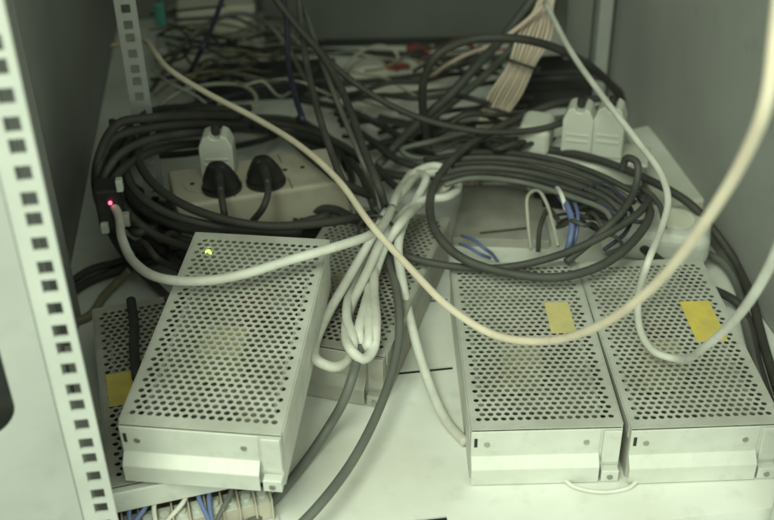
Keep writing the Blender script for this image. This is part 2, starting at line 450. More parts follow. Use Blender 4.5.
# wires out of the terminal block
spots_w = [(150, 'blue', 'blue wire at the left of the terminal block in the bottom left corner'), (165, 'white', 'white wire between two blue ones at the left of the terminal block'), (141, 'blue', 'blue wire nearest the left end of the terminal block, bottom left'),
           (186, 'white', 'white wire in the middle of the bottom left terminal block'), (200, 'blue', 'blue wire leaning right at the middle of the terminal block'), (215, 'blue', 'blue wire at the right of the bottom left terminal block'),
           (228, 'grey', 'grey wire at the right end of the bottom left terminal block')]
for px, mm, lb in spots_w:
    y0 = 489 - (px - 110) * .2
    p0 = A(px, y0 + 14, .024)
    cable(lb, [p0 + Vector((0, .006, -.002)), p0, p0 + Vector((random.uniform(-.006, .012), -.016, .004)), p0 + Vector((random.uniform(-.02, .02), -.045, -.006)), p0 + Vector((random.uniform(-.02, .03), -.085, -.02))],
          .0018, mm, 'wire', 'wire', 'wires on the lower left terminal block')

# ------------------------------------------------------------------ power strips, plugs
def oriented(px_l, px_r, z):
    a = A(*px_l, z); b = A(*px_r, z); d = b - a; return a, d.length, math.atan2(d.y, d.x)
# left strip (near top edge from left to right)
a, Ls, rz = oriented((176, 207), (350, 180), .085)
t = thing('power_strip', 'long aged beige power strip at back left, ringed by a coil of black cable', 'power strip', (a.x, a.y, 0), rz)
Dp = .075
obj('housing', bx(0, Ls, 0, Dp, .040, .085), 'beige', t, bevel=.004, seg=3)
obj('foot', bx(.02, Ls - .02, .01, Dp - .01, .0, .0398), 'blackp', t)
for i in range(4):
    cx = .030 + i * (Ls - .06) / 3
    k = obj('socket', cy((cx, Dp / 2, .0853), (0, 0, 1), .0185, .0008, 28), 'beige', t)
    for hx in (-.0095, .0095): obj('pin_hole', cy((cx + hx, Dp / 2, .0862), (0, 0, 1), .0024, .0003, 12), 'deep', k)
for f in (.33, .66):
    obj('seam', bx(Ls * f, Ls * f + .001, .001, Dp - .001, .0851, .0852), 'dgrey', t)
def plug(label, base, h, r, m, lean=(0, 0), cordpts=None, cord='black', group=None, sx=1.0, notch=False):
    """base: place of the pin face; body rises up, narrows, cord leaves"""
    t = thing('plug', label, 'plug', base, 0, group)
    bm = bmesh.new(); n = 20; rings = []
    prof = [(0, 1.0), (.12, 1.05), (.35, 1.0), (.6, .82), (.85, .62), (1.0, .45)]
    for f, s in prof:
        z = f * h; cx, cyy = lean[0] * f ** 1.5, lean[1] * f ** 1.5
        rings.append([bm.verts.new((cx + r * s * sx * math.cos(2 * math.pi * k / n), cyy + r * s * .85 * math.sin(2 * math.pi * k / n), z)) for k in range(n)])
    for q, w2 in zip(rings, rings[1:]):
        for k in range(n): bm.faces.new((q[k], q[(k + 1) % n], w2[(k + 1) % n], w2[k]))
    bm.faces.new(rings[0][::-1]); bm.faces.new(rings[-1])
    obj('body', bm, m, t, smooth=True)
    bm = bmesh.new(); cyl(bm, (0, 0, .0), (0, 0, 1), r * 1.12 * sx, .003, 24); obj('rim', bm, m, t)
    if cordpts:
        P = [Vector((lean[0] * .8, lean[1] * .8, h * .9))] + [Vector(p) - Vector(base) for p in cordpts]
        C = spline(P, 8); bm = bmesh.new(); tube(bm, C, .0033, 10); obj('cord', bm, cord, t, smooth=True)
        bm = bmesh.new(); tube(bm, C[:7], .0055, 12, taper=lambda f: 1.1 - .45 * f); obj('strain_relief', bm, m, t, smooth=True)
    return t
base1 = A(222, 188, .047)
plug('black plug in front of the white plug on the beige power strip', A(222, 188, .086), .034, .0175, 'blackp', (0, -.014),
     [A(222, 200, .108), A(224, 212, .10), A(227, 226, .07), A(232, 238, .03)])
plug('second black plug on the beige strip, right of the white one', A(266, 182, .086), .034, .0175, 'blackp', (0.0, -.014),
     [A(268, 192, .108), A(264, 206, .10), A(252, 222, .075), A(240, 236, .03)])
def fat_plug(label, base, w, d, h, m='plastic', rz=0, group=None):
    t = thing('plug', label, 'plug', base, rz, group)
    bm = bmesh.new()
    prof = [(-w / 2, 0), (w / 2, 0), (w / 2, h * .72), (w * .36, h * .94), (w * .18, h), (w * .14, h * .93), (w * .02, h * .90), (-w * .10, h * .93), (-w * .14, h), (-w * .36, h * .94), (-w / 2, h * .72)]
    prism(bm, prof, X, Z, Y, -d / 2, d / 2)
    obj('body', bm, m, t, bevel=.005, seg=4)
    for k in range(2):
        obj('grip_rib', bx(-w * .36, w * .36, -d / 2 - .0012, -d / 2 + .001, h * (.30 + .13 * k), h * (.34 + .13 * k)), m, t, bevel=.0005)
    obj('cord_stub', cy((0, 0, h * .88), (0, .1, 1), .0042, .012, 12), 'blackp', t)
    return t
fat_plug('white ribbed plug standing upright in the beige power strip, behind a black plug', A(220, 172, .086), .033, .024, .046)

# right white strip with two white plugs
a, Ls, rz = oriented((526, 158), (642, 172), .062)
t = thing('power_strip', 'white power strip at back right carrying two upright white plugs', 'power strip', (a.x, a.y, 0), rz)
obj('housing', bx(0, Ls, 0, .06, .020, .062), 'plastic', t, bevel=.006, seg=3)
obj('foot', bx(.01, Ls - .01, .008, .052, 0, .0198), 'blackp', t)
obj('end_cap', bx(-.012, .022, .006, .054, .060, .094), 'plastic', t, bevel=.008, seg=3)
obj('switch', bx(.034, .052, .012, .046, .0622, .068), 'blackp', t, bevel=.002)
obj('socket_face', bx(.064, .125, .008, .052, .0622, .066), 'plastic', t, bevel=.0015)
g = 'white plugs in the back right power strip'
fat_plug('left of the two white plugs side by side in the white power strip', A(577, 150, .0662), .032, .028, .055, rz=rz, group=g)
fat_plug('right of the two white plugs side by side in the white power strip', A(607, 152, .0662), .032, .028, .058, rz=rz, group=g)
# pale plate behind the strip, leaning against the right wall
q = [A(622, 156, .0), A(645, 150, .0), A(708, 226, .0), A(655, 235, .0)]
bm = bmesh.new()
lo = [bm.verts.new((p.x, p.y, .003)) for p in q]; hi = [bm.verts.new((p.x, p.y, .034)) for p in q]
bm.faces.new(lo[::-1]); bm.faces.new(hi)
for i in range(4): bm.faces.new((lo[i], lo[(i + 1) % 4], hi[(i + 1) % 4], hi[i]))
bmesh.ops.recalc_face_normals(bm, faces=bm.faces)
tag(obj('adapter_box', bm, 'plastic', bevel=.003), 'flat pale box lying against the right wall behind the white plugs', 'box')
# rounded white extension block
a, Ls, rz = oriented((600, 226), (712, 240), .052)
t = thing('extension_block', 'rounded off-white extension block under the tangle of cables at right', 'extension block', (a.x, a.y, 0), rz)
obj('housing', bx(0, Ls, 0, .062, .014, .052), 'plastic', t, bevel=.013, seg=5)
for cx in (.03, .07): obj('socket', cy((cx, .031, .0521), (0, 0, 1), .018, .0006, 26), 'paper', t)
obj('foot', bx(.01, Ls - .01, .008, .054, 0, .0138), 'plastic', t)

# ------------------------------------------------------------------ equipment at the back
def gbox(name, label, cat, p0, p1, depth, z0, z1, m, bevel=.002):
    a, Ls, rz = oriented(p0, p1, z0)
    t = thing(name, label, cat, (a.x, a.y, z0), rz)
    obj('casing', bx(0, Ls, 0, depth, 0, z1 - z0), m, t, bevel=bevel)
    return t, Ls
t, Ls = gbox('rack_device', 'wide dark grey equipment box across the back of the shelf', 'equipment box', (266, 47), (541, 42), .16, .0, .22, 'boxpaint')
obj('bottom_trim', bx(-.002, Ls + .002, -.004, -.0005, .0, .010), 'deep', t)
for cx in (.02, Ls - .02): obj('screw', cy((cx, -.0005, .06), (0, -1, 0), .004, .002, 14), 'screw', t)
t, Ls = gbox('router', 'flat black box lying in the tangle at the back left', 'network box', (196, 104), (338, 97), .07, .0, .026, 'blackp')
for k in range(4): obj('port', bx(.03 + k * .022, .044 + k * .022, -.0012, .001, .008, .018), 'deep', t)
t, Ls = gbox('adapter', 'white block half hidden behind thin wires at the far left', 'adapter', (160, 74), (222, 68), .06, .0, .035, 'plastic', .004)
obj('label_plate', bx(.01, Ls - .01, -.0008, .0004, .008, .024), 'paper', t)
t, Ls = gbox('media_converter', 'small pale box at the far left behind the white block', 'network box', (180, 40), (258, 34), .05, .0, .045, 'paper', .003)
obj('lid_seam', bx(.001, Ls - .001, -.0006, .0003, .032, .033), 'dgrey', t)
# a flat board lying at the back
q = [A(300, 70), A(440, 66), A(450, 96), A(330, 100)]
bm = bmesh.new(); lo = [bm.verts.new((p.x, p.y, .0005)) for p in q]; hi = [bm.verts.new((p.x, p.y, .004)) for p in q]
bm.faces.new(lo[::-1]); bm.faces.new(hi)
for i in range(4): bm.faces.new((lo[i], lo[(i + 1) % 4], hi[(i + 1) % 4], hi[i]))
bmesh.ops.recalc_face_normals(bm, faces=bm.faces)
tag(obj('board', bm, 'paper'), 'off-white flat board lying on the shelf in front of the dark box', 'board')
# black adapter inside the right tangle
t, Ls = gbox('adapter', 'black power brick behind the white power strip at right', 'adapter', (512, 112), (592, 108), .05, .0, .055, 'blackp', .006)
obj('seam', bx(.002, Ls - .002, -.0006, .001, .026, .028), 'deep', t)
# left side gadget with red light
p = T(110, 204, .98)
t = thing('switch_box', 'small dark device on the left wall with a glowing red light and white connectors', 'network device', (p.x, p.y, p.z), YAW)
obj('casing', bx(-.014, .010, .004, .030, -.030, .012), 'blackp', t, bevel=.003)
bm = bmesh.new(); bmesh.ops.create_uvsphere(bm, u_segments=12, v_segments=8, radius=.0019, matrix=Matrix.Translation((0, 0.002, 0))); obj('indicator_light', bm, 'ledr', t, smooth=True)
obj('connector', bx(.008, .014, -.002, .006, .012, .024), 'plastic', t, bevel=.001)
obj('connector', bx(-.012, -.005, -.002, .004, -.030, -.020), 'plastic', t, bevel=.001)
obj('connector', bx(.008, .015, -.003, .006, -.024, -.012), 'pale', t, bevel=.001)
# teal connector
p = T(160, 14, 1.25)
t = thing('connector', 'small teal connector hanging at the top left', 'connector', p, .1)
obj('body', bx(-.006, .006, -.005, .005, -.014, .014), 'teal', t, bevel=.002)
obj('latch', bx(-.002, .002, -.0065, -.005, -.008, .010), 'teal', t, bevel=.0005)
for i, (px, py, ang, lb) in enumerate(((414, 50, .5, 'upper of the two red connectors on the white shelf at the back'), (393, 64, -.4, 'lower of the two red connectors on the white shelf at the back'))):
    p = A(px, py, .012)
    t = thing('connector', lb, 'connector', p, ang, 'red connectors at the back')
    obj('body', bx(-.010, .010, -.006, .006, -.007, .007), 'red', t, bevel=.002)
    obj('boot', cy((.010, 0, 0), (1, 0, 0), .005, .014, 14, r2=.003), 'red', t)

# ------------------------------------------------------------------ cables
c = cable
# cream cable, from the rear left rail across everything to the top right
c('cream cable sagging from the right edge over both right power supplies to the far left',
  [Vector((.50, .62, 1.05)), Vector((.40, .48, .85)), T(790, -70, .45), T(784, -40, .445), T(776, 30, .45), T(768, 95, .46), T(748, 150, .49), T(705, 222, .55), T(655, 285, .62), T(600, 325, .69), T(545, 341, .755), T(495, 335, .79), T(450, 308, .82), T(410, 268, .86),
   T(372, 226, .90), T(338, 180, .95), T(300, 146, 1.0), T(255, 118, 1.05), T(205, 92, 1.08), T(170, 70, 1.10), T(155, 53, 1.13), T(147, 42, 1.16), T(132, 40, 1.20), T(112, 46, 1.22)], .0030, 'cream')
c('thick white cable sweeping from the left across the raised power supply to the coil',
  [T(108, 196, 1.0), T(118, 214, .98), (122, 238, .11), (134, 262, .115), (160, 278, .125), (200, 281, .129), (240, 275, .131), (290, 260, .134), (335, 247, .135), (368, 236, .124), (382, 226, .112), (392, 208, .10)], .0040, 'white')
c('white cable coming down the right wall and looping over the rightmost power supply',
  [T(545, 2, 1.23), T(570, 50, 1.14), T(600, 93, 1.06), T(635, 138, 1.0), T(660, 172, .96), T(668, 200, .93), T(661, 230, .90), T(648, 262, .87), (638, 300, .075), (641, 332, .065), (655, 352, .064), (678, 359, .070), T(706, 346, .76), T(738, 316, .70), T(765, 275, .64), T(790, 215, .58), T(815, 120, .54), Vector((.36, .46, .58)), Vector((.42, .52, .80)), Vector((.47, .62, 1.05))], .0031, 'white')
turns = [(376, 232), (352, 272), (328, 314), (315, 344), (318, 361), (334, 367), (350, 358), (353, 340), (347, 318), (352, 286), (366, 250),
         (384, 216), (398, 192), (416, 172), (436, 166), (454, 176), (458, 188), (446, 197), (424, 200), (402, 214),
         (384, 236), (367, 272), (353, 302), (346, 328), (351, 350), (362, 359), (373, 350), (376, 326), (374, 290), (376, 254),
         (388, 214), (404, 190), (420, 176), (438, 173), (449, 182), (440, 192), (420, 205), (400, 224),
         (386, 244), (373, 280), (364, 310), (359, 334), (363, 348), (368, 343), (369, 318), (370, 280), (382, 240),
         (392, 206), (404, 184), (413, 173), (426, 178), (416, 200), (404, 222),
         (398, 250), (404, 290), (414, 335), (428, 380), (446, 420), (466, 443)]
zt = []
for i, (x, y) in enumerate(turns):
    k = i / (len(turns) - 1); z = .066 + .028 * math.exp(-((y - 228) / 28.0) ** 2) + .006 * math.sin(i * 1.9)
    if i % 17 > 9 and y < 210: z += .012
    if i > len(turns) - 6: z = [.062, .052, .036, .016, .006, .0045][i - (len(turns) - 6)] if i - (len(turns) - 6) < 6 else z
    zt.append((x, y, z))
c('white cable coiled in a long figure eight, its tail running down to the shelf', zt, .0042, 'white', name='coiled_cable', n=12)
# zip tie round the coil
bm = bmesh.new()
ctr = A(378, 236, .085)
C = [ctr + Vector((math.cos(a_) * .018, math.sin(a_) * .004 + math.cos(a_) * -.006, math.sin(a_) * .019)) for a_ in [2 * math.pi * k / 24 for k in range(25)]]
tube(bm, C, .0014, 8, cap=False); o = obj('cable_tie', bm, 'black', smooth=True); tag(o, 'black tie holding the waist of the white coil', 'cable tie')
# big black cords, upper middle
c('thick black cable falling from the top edge and bending toward the coil', [T(258, -25, 1.10), T(292, 20, 1.10), T(322, 55, 1.09), T(338, 82, 1.07), T(352, 115, 1.03), T(364, 150, .99), T(380, 190, .95), (386, 215, .066), (388, 240, .058)], .0038, 'black')
c('black cable branching right from the thick one toward the back right tangle', [T(300, 25, 1.13), T(330, 62, 1.12), T(362, 88, 1.12), T(400, 110, 1.12), T(440, 124, 1.12), T(490, 132, 1.12), T(545, 128, 1.13), T(600, 108, 1.14)], .0035, 'black')
c('navy cable hanging almost straight down at the upper left of centre', [T(282, -15, 1.2), T(287, 25, 1.19), T(288, 60, 1.18), T(295, 95, 1.14), T(303, 120, 1.1)], .0032, 'navy')
c('dusty grey cable hanging beside the navy one and reaching the beige strip', [T(298, -10, 1.14), T(303, 40, 1.12), T(310, 80, 1.08), T(322, 125, 1.03), T(338, 170, .98), T(352, 200, .93)], .0034, 'dgrey')
c('grey cable slanting down behind the coil from the upper centre', [T(290, -30, 1.2), T(308, 20, 1.16), T(325, 70, 1.10), T(345, 120, 1.04), T(364, 165, .99), (374, 200, .07), (378, 225, .06), (376, 260, .056)], .0028, 'grey')
c('black cable arching like a hoop over the upper right of centre', [(432, 168, .03), (427, 140, .05), (423, 110, .09), (424, 80, .13), (437, 55, .16), (470, 40, .17), (510, 38, .17), (550, 46, .15), (585, 63, .12), (610, 84, .08), (622, 100, .05)], .0046, 'black')
c('thin black cable running level across the back below the hoop', [(330, 96, .03), (380, 96, .03), (440, 90, .034), (500, 82, .04), (560, 78, .05), (605, 80, .07), (622, 95, .05), (610, 108, .03)], .0030, 'dgrey')
c('black cable lying level along the foot of the dark box', [(215, 45, .02), (270, 50, .012), (330, 51, .01), (400, 54, .01), (470, 58, .012), (530, 55, .02)], .0042, 'black')
c('black cable rising from the red connectors to the top right', [(330, 84, .012), (380, 80, .014), (430, 73, .03), (470, 62, .05), (500, 42, .08), T(525, 15, 1.3), T(545, -12, 1.28)], .0038, 'black')
c('dark cable slanting up to the right through the middle of the tangle', [(390, 152, .05), (420, 122, .07), (450, 95, .09), (480, 62, .12), T(505, 35, 1.25), T(538, -8, 1.25)], .0055, 'dgrey')
c('grey cable slanting up to the right just below the dark one', [(378, 165, .03), (410, 135, .04), (445, 108, .05), (480, 80, .06), (510, 50, .08), T(530, 20, 1.3)], .0048, 'grey')
c('dark cable folded back on itself just above the coil', [(600, 112, .06), (545, 120, .065), (480, 130, .07), (430, 142, .07), (402, 150, .065), (412, 157, .06), (460, 157, .058), (510, 152, .055), (550, 150, .05)], .0032, 'grey')
c('grey cable making the large loop above the centre right power supply',
  [(600, 98, .08), (560, 103, .085), (510, 122, .085), (468, 146, .085), (442, 172, .085), (430, 200, .082), (436, 232, .078), (462, 258, .072), (508, 273, .066), (560, 277, .066), (604, 264, .07), (636, 238, .078), (650, 212, .08), (640, 196, .078)], .0042, 'dgrey')
c('dusty cable inside the large loop, running from the coil to the right', [(385, 246, .075), (412, 258, .062), (450, 266, .06), (500, 268, .06), (550, 258, .066), (595, 240, .075), (635, 216, .085), (652, 196, .08)], .0036, 'dgrey')
c('black cable hooked over at its top beside the right white plug', [(622, 170, .10), (627, 158, .115), (637, 163, .115), (636, 185, .10), (622, 212, .09), (595, 238, .075), (566, 262, .060)], .0036, 'dgrey')
c('long black cable running down along the foot of the right wall', [(470, 150, .06), (530, 148, .065), (585, 156, .07), (640, 176, .07), (690, 204, .06), (718, 236, .035), (738, 266, .018), (752, 300, .012), (764, 345, .008), (790, 430, .008)], .0042, 'black')
c('dark cable passing under the right end of the extension block to the right rail', [(610, 228, .012), (640, 246, .03), (668, 266, .04), (700, 284, .03), (736, 302, .012), (750, 325, .006), (757, 360, .006), (778, 430, .006)], .0042, 'black')
c('grey cable curving on the shelf between the rightmost power supply and the rail', [(660, 225, .008), (690, 246, .012), (722, 262, .012), (738, 288, .006), (744, 318, .006), (752, 350, .006), (768, 410, .006)], .0040, 'grey')
for i in range(6):
    dy = i * 5.6
    c(['top', 'second', 'third', 'fourth', 'fifth', 'lowest'][i] + ' of the black cables fanned side by side in front of the white power strip',
      [(424 + i * 4, 160 + dy * .9, .06 + .006 * i), (470, 153 + dy * .9, .075 + .004 * i), (520, 154 + dy, .085), (566, 163 + dy * 1.15, .088), (606, 178 + dy * 1.2, .088), (640 - i * 5, 196 + dy * 1.2, .08)], .0031 - .0002 * (i % 3), ['black', 'dgrey', 'black', 'dgrey', 'black', 'grey'][i], group='black cables fanned in front of the white power strip')
# the two cords running to the bottom edge
c('left of the two dark cords running down the white shelf to the bottom edge', [(372, 300, .06), (362, 340, .062), (352, 378, .058), (343, 402, .040), (330, 425, .018), (308, 458, .0065), (280, 493, .006), (245, 528, .006), (205, 556, .004), (190, 575, -.04), (180, 590, -.10)], .0040, 'grey', group='two dark cords on the front of the shelf')
c('right of the two dark cords running down the white shelf to the bottom edge', [(378, 235, .078), (392, 272, .062), (399, 310, .056), (398, 345, .046), (388, 385, .034), (372, 425, .03), (348, 468, .028), (315, 510, .028), (285, 540, .02), (262, 562, .004), (250, 580, -.04), (240, 600, -.10)], .0038, 'grey', group='two dark cords on the front of the shelf')
c('thin white cord bulging out below the front of the centre right power supply', [(560, 476, .003), (575, 487, .002), (600, 492, .002), (628, 488, .002), (640, 478, .003)], .0016, 'white')
# left coil of black cable round the beige strip
def ring(label, cx, cyy, rx, ry, z0, z1, turns_, r, m, ph=0, wob=5, name='coiled_cable', lead=None, tail=None):
    P = []
    N = int(turns_ * 14)
    for k in range(N + 1):
        a_ = ph + 2 * math.pi * k / 14; f = k / N
        s = 1 + .06 * math.sin(k * 1.7) + (f - .5) * .22
        P.append((cx + rx * s * math.cos(a_) + random.uniform(-wob, wob) * .5, cyy - ry * s * math.sin(a_) + random.uniform(-wob, wob) * .35, z0 + (z1 - z0) * f + .006 * math.sin(k * .9)))
    return c(label, (lead or []) + P + (tail or []), r, m, name=name)
ring('thick coil of black cable looped round the beige power strip', 226, 170, 116, 52, .018, .034, 4, .0036, 'black', ph=1.0, lead=[T(112, 120, 1.1), (118, 150, .1)])
ring('dusty second coil of dark cable lying among the black loops at left', 222, 168, 112, 46, .016, .03, 2.6, .0036, 'dgrey', ph=2.5)
for i, (pts, lb, r_, mm) in enumerate((
    ([(190, 120, .03), (135, 125, .06), (112, 160, .09), (124, 190, .09), (150, 215, .08), (200, 232, .06), (260, 232, .05), (330, 215, .06)], 'black cable curving under the beige strip from the left wall', .0042, 'black'),
    ([(150, 130, .04), (114, 160, .06), (120, 200, .06), (140, 230, .05), (172, 258, .03), (190, 270, .012)], 'black cable bending down toward the raised power supply at left', .0042, 'black'),
    ([(160, 135, .03), (126, 158, .05), (138, 196, .045), (160, 228, .035), (185, 250, .02), (205, 262, .01)], 'dusty cable beside the black one bending toward the raised power supply', .0038, 'dgrey'),
    ([(118, 235, .03), (100, 205, .07), (98, 160, .13), (118, 124, .15), (150, 118, .15), (190, 116, .13), (240, 116, .10)], 'black cable passing across the foot of the rear rail, uppermost', .0044, 'black'),
    ([(128, 245, .03), (104, 215, .07), (98, 172, .12), (112, 140, .14), (148, 128, .14), (195, 124, .12), (250, 126, .08)], 'black cable passing across the foot of the rear rail, second from the top', .0044, 'black'),
    ([(138, 250, .03), (112, 225, .07), (102, 188, .11), (114, 160, .13), (142, 142, .13), (180, 134, .12), (230, 132, .09)], 'dusty cable passing across the foot of the rear rail, third from the top', .0040, 'dgrey'),
    ([(150, 255, .03), (120, 235, .06), (106, 208, .10), (114, 180, .12), (135, 160, .12), (165, 148, .11), (215, 142, .08)], 'dark cable passing across the foot of the rear rail, lowest', .0042, 'black'),
    ([(215, 106, .05), (150, 112, .10), (122, 140, .11), (112, 172, .11), (122, 205, .10), (150, 232, .085), (195, 250, .05)], 'black cable hoop nearest the left wall, behind the thick white cable', .0042, 'black'),
    ([(175, 112, .10), (138, 130, .115), (124, 160, .115), (136, 192, .11), (172, 215, .10), (230, 228, .09), (300, 232, .06)], 'dusty cable hoop passing in front of the beige strip at its left end', .0040, 'dgrey'),
    ([(250, 108, .09), (190, 112, .11), (148, 130, .12), (138, 158, .12), (158, 188, .115), (200, 212, .108), (262, 226, .10), (330, 222, .09), (375, 214, .08)], 'black cable sweeping round the left end and along the front of the beige strip', .0042, 'black'),
    ([(96, 180, .06), (105, 220, .05), (125, 255, .03), (155, 285, .012), (170, 300, .056)], 'dark cable tucked under the thick white one at left', .0040, 'dgrey'),
    ([(62, 300, .006), (88, 282, .006), (120, 270, .008), (150, 262, .02), (185, 252, .03)], 'dark cable crossing low behind the left mounting rail', .0045, 'black'),
    ([(60, 290, .006), (90, 270, .006), (120, 262, .01), (160, 250, .02)], 'second dark cable low behind the left mounting rail', .0040, 'dgrey'),
    ([(66, 325, .005), (90, 315, .005), (104, 296, .006), (118, 282, .008), (130, 270, .02)], 'brownish cable at the lower left corner of the tangle', .0040, 'olive'),
    ([(130, 125, .06), (180, 118, .06), (240, 120, .06), (300, 128, .055), (350, 150, .05), (380, 180, .05)], 'black cable arching behind the beige strip toward the coil', .0040, 'black'),
    ([(125, 135, .03), (180, 130, .03), (250, 130, .03), (320, 140, .03), (372, 168, .03), (400, 190, .05)], 'dusty cable arching low behind the beige strip', .0040, 'dgrey'),
    ([(230, 124, .06), (280, 132, .095), (312, 158, .102), (345, 184, .098), (372, 196, .075)], 'dark cable crossing the right end of the beige strip', .0044, 'black'),
    ([(292, 218, .05), (312, 210, .055), (335, 210, .06), (352, 218, .06), (366, 222, .06)], 'short black cable hump behind the far edge of the raised power supply', .0046, 'black'),
    ([(270, 198, .07), (285, 207, .06), (300, 218, .05), (312, 222, .05)], 'thin black lead from the second black plug toward the centre', .0018, 'black'),
    ([(340, 120, .04), (368, 138, .045), (398, 160, .05), (420, 168, .05)], 'black cable slanting right just above the coil', .0040, 'black'),
    ([(300, 100, .03), (340, 108, .03), (380, 125, .035), (420, 150, .04), (440, 160, .04)], 'dark cable slanting right from the flat black box', .0042, 'black'),
    ([(360, 150, .02), (400, 140, .02), (450, 140, .02), (520, 140, .03)], 'dark cable lying level under the folded grey one', .0046, 'black'),
    ([(350, 160, .06), (362, 176, .07), (370, 196, .075), (375, 210, .062)], 'black lead ending at the waist of the white coil', .0040, 'black'),
    ([(368, 168, .03), (400, 176, .03), (440, 176, .03), (500, 178, .03), (560, 190, .04)], 'black cable lying deep in shadow behind the coil', .0048, 'black'),
)):
    c(lb, pts, r_, mm)
# many thin cables across the middle and back
CN = {'black': 'black', 'dgrey': 'dusty dark', 'grey': 'grey', 'olive': 'olive', 'pale': 'pale', 'navy': 'navy'}
def clutter(n, x0, x1, y0, y1, span, slope, z0, z1, place, cols, rad, grp):
    for i in range(n):
        x, y = random.uniform(x0, x1), random.uniform(y0, y1)
        sl = random.uniform(*slope); sp = random.uniform(.6, 1) * span; h = random.uniform(z0, z1); mm = random.choice(cols)
        P = []
        for k in range(6):
            f = k / 5
            P.append((x + sp * f, y + sl * sp * f + random.uniform(-1, 1) * 4 - 10 * math.sin(f * 3.1) * random.uniform(-.3, 1), .008 + h * (.4 + math.sin(f * 3.14))))
        c('thin %s cable among those crossing %s' % (CN[mm], place), P, random.choice(rad), mm, name='cable', group=grp)
clutter(9, 290, 400, 80, 150, 190, (-.25, .35), .01, .05, 'the middle of the shelf behind the white coil', ('black', 'dgrey', 'black', 'grey'), (.0020, .0026, .0032), 'thin cables crossing behind the coil')
clutter(6, 420, 500, 120, 165, 120, (-.3, .25), .03, .07, 'in front of the peach bundle', ('black', 'dgrey', 'black'), (.0026, .0032), 'thin cables in front of the peach bundle')
clutter(5, 152, 240, 20, 85, 120, (-.3, .3), .01, .05, 'the white shelf at the back left', ('black', 'olive', 'dgrey', 'black'), (.0014, .0018, .0022), 'thin cables at the back left')
clutter(14, 152, 250, 15, 88, 110, (-.35, .35), .01, .06, 'the back left beside the navy cable', ('pale', 'olive', 'pale', 'dgrey', 'navy'), (.0010, .0013, .0016), 'fine wires at the back left')
clutter(8, 300, 400, 50, 120, 130, (-.3, .35), .01, .04, 'the back centre', ('pale', 'dgrey', 'olive'), (.0011, .0015), 'fine wires at the back centre')
clutter(4, 400, 470, 46, 70, 90, (-.25, .25), .01, .04, 'behind the hoop of black cable', ('black', 'dgrey', 'olive'), (.0018, .0024), 'thin cables behind the hoop')
clutter(9, 112, 150, 190, 245, 70, (.1, .8), .02, .06, 'the corner left of the raised power supply', ('black', 'dgrey', 'black'), (.0030, .0038), 'dark cables left of the raised power supply')
clutter(7, 535, 590, 185, 245, 70, (-.5, .6), .03, .06, 'inside the large cable loop at right', ('dgrey', 'black', 'grey', 'navy'), (.0016, .0022), 'thin cables inside the large loop')
# thin wires at the back left
back = (
    ([(150, 92, .02), (168, 66, .05), (190, 38, .09), (215, 20, .10), (245, 14, .10), (270, 26, .09), (290, 52, .06), (305, 80, .04), (318, 100, .03)], 'grey cable arching high over the back left of the shelf', .0032, 'grey'),
    ([T(226, -12, 1.3), T(214, 22, 1.28), T(202, 48, 1.25), (190, 72, .06), (178, 92, .04)], 'navy cable coming down from the top edge at left', .0030, 'navy'),
    ([(152, 112, .05), (180, 92, .06), (215, 84, .06), (244, 86, .055), (256, 97, .05), (248, 110, .05), (222, 112, .05)], 'pale grey loop of thin wire above the beige strip', .0024, 'pale'),
    ([(150, 30, .10), (180, 26, .08), (220, 24, .06), (262, 34, .03)], 'thin olive wire along the back left, topmost', .0018, 'olive'),
    ([(150, 14, .12), (185, 10, .10), (225, 6, .09)], 'thin black wire from the teal connector to the right', .0018, 'black'),
    ([(156, 60, .05), (185, 50, .05), (215, 45, .05), (240, 52, .04), (256, 68, .02), (240, 78, .02), (200, 82, .02)], 'thin black wire curling back on itself at the far left', .0020, 'black'),
    ([(150, 80, .04), (190, 74, .04), (235, 66, .03), (290, 62, .02), (330, 66, .01)], 'black wire running to the off-white board', .0026, 'dgrey'),
    ([(154, 96, .05), (176, 80, .06), (205, 72, .06), (240, 74, .04), (280, 84, .02)], 'olive wire above the flat black box', .0018, 'olive'),
    ([(152, 50, .09), (165, 62, .09), (182, 58, .09), (190, 40, .09), (178, 28, .10), (160, 34, .11)], 'small black wire loop under the teal connector', .0018, 'black'),
    ([(166, 24, .09), (200, 32, .07), (232, 42, .05), (252, 60, .02)], 'thin black wire slanting right under the teal connector', .0020, 'black'),
    ([(160, 108, .04), (190, 104, .045), (230, 96, .05), (262, 88, .045), (300, 84, .03), (340, 84, .01)], 'navy wire along the front of the flat black box', .0022, 'navy'),
    ([(152, 70, .07), (172, 84, .07), (196, 96, .06), (216, 112, .05)], 'pale wire crossing in front of the white block', .0018, 'pale'),
    ([(226, 60, .03), (260, 56, .02), (300, 70, .01), (345, 78, .01)], 'brown wire crossing the white shelf at the back', .0018, 'olive'),
    ([(344, 68, .01), (360, 52, .03), (380, 46, .04), (396, 52, .03), (398, 64, .02)], 'thin grey wire arching onto the red connectors', .0022, 'pale'),
    ([(345, 80, .01), (352, 66, .015), (366, 58, .02), (392, 62, .015)], 'thin olive wire ending at the lower red connector', .0015, 'olive'),
    ([(425, 52, .02), (442, 46, .02), (462, 44, .02), (480, 50, .02), (520, 48, .03)], 'dark red wire behind the hoop of black cable', .0017, 'red'),
    ([(420, 60, .02), (440, 50, .03), (455, 40, .04), (470, 42, .03), (476, 54, .02)], 'curly dark red wire beside the upper red connector', .0016, 'red'),
)
for pts, lb, r_, mm in back: c(lb, pts, r_, mm, name='wire' if r_ < .0026 else 'cable', cat='wire' if r_ < .0026 else 'cable')
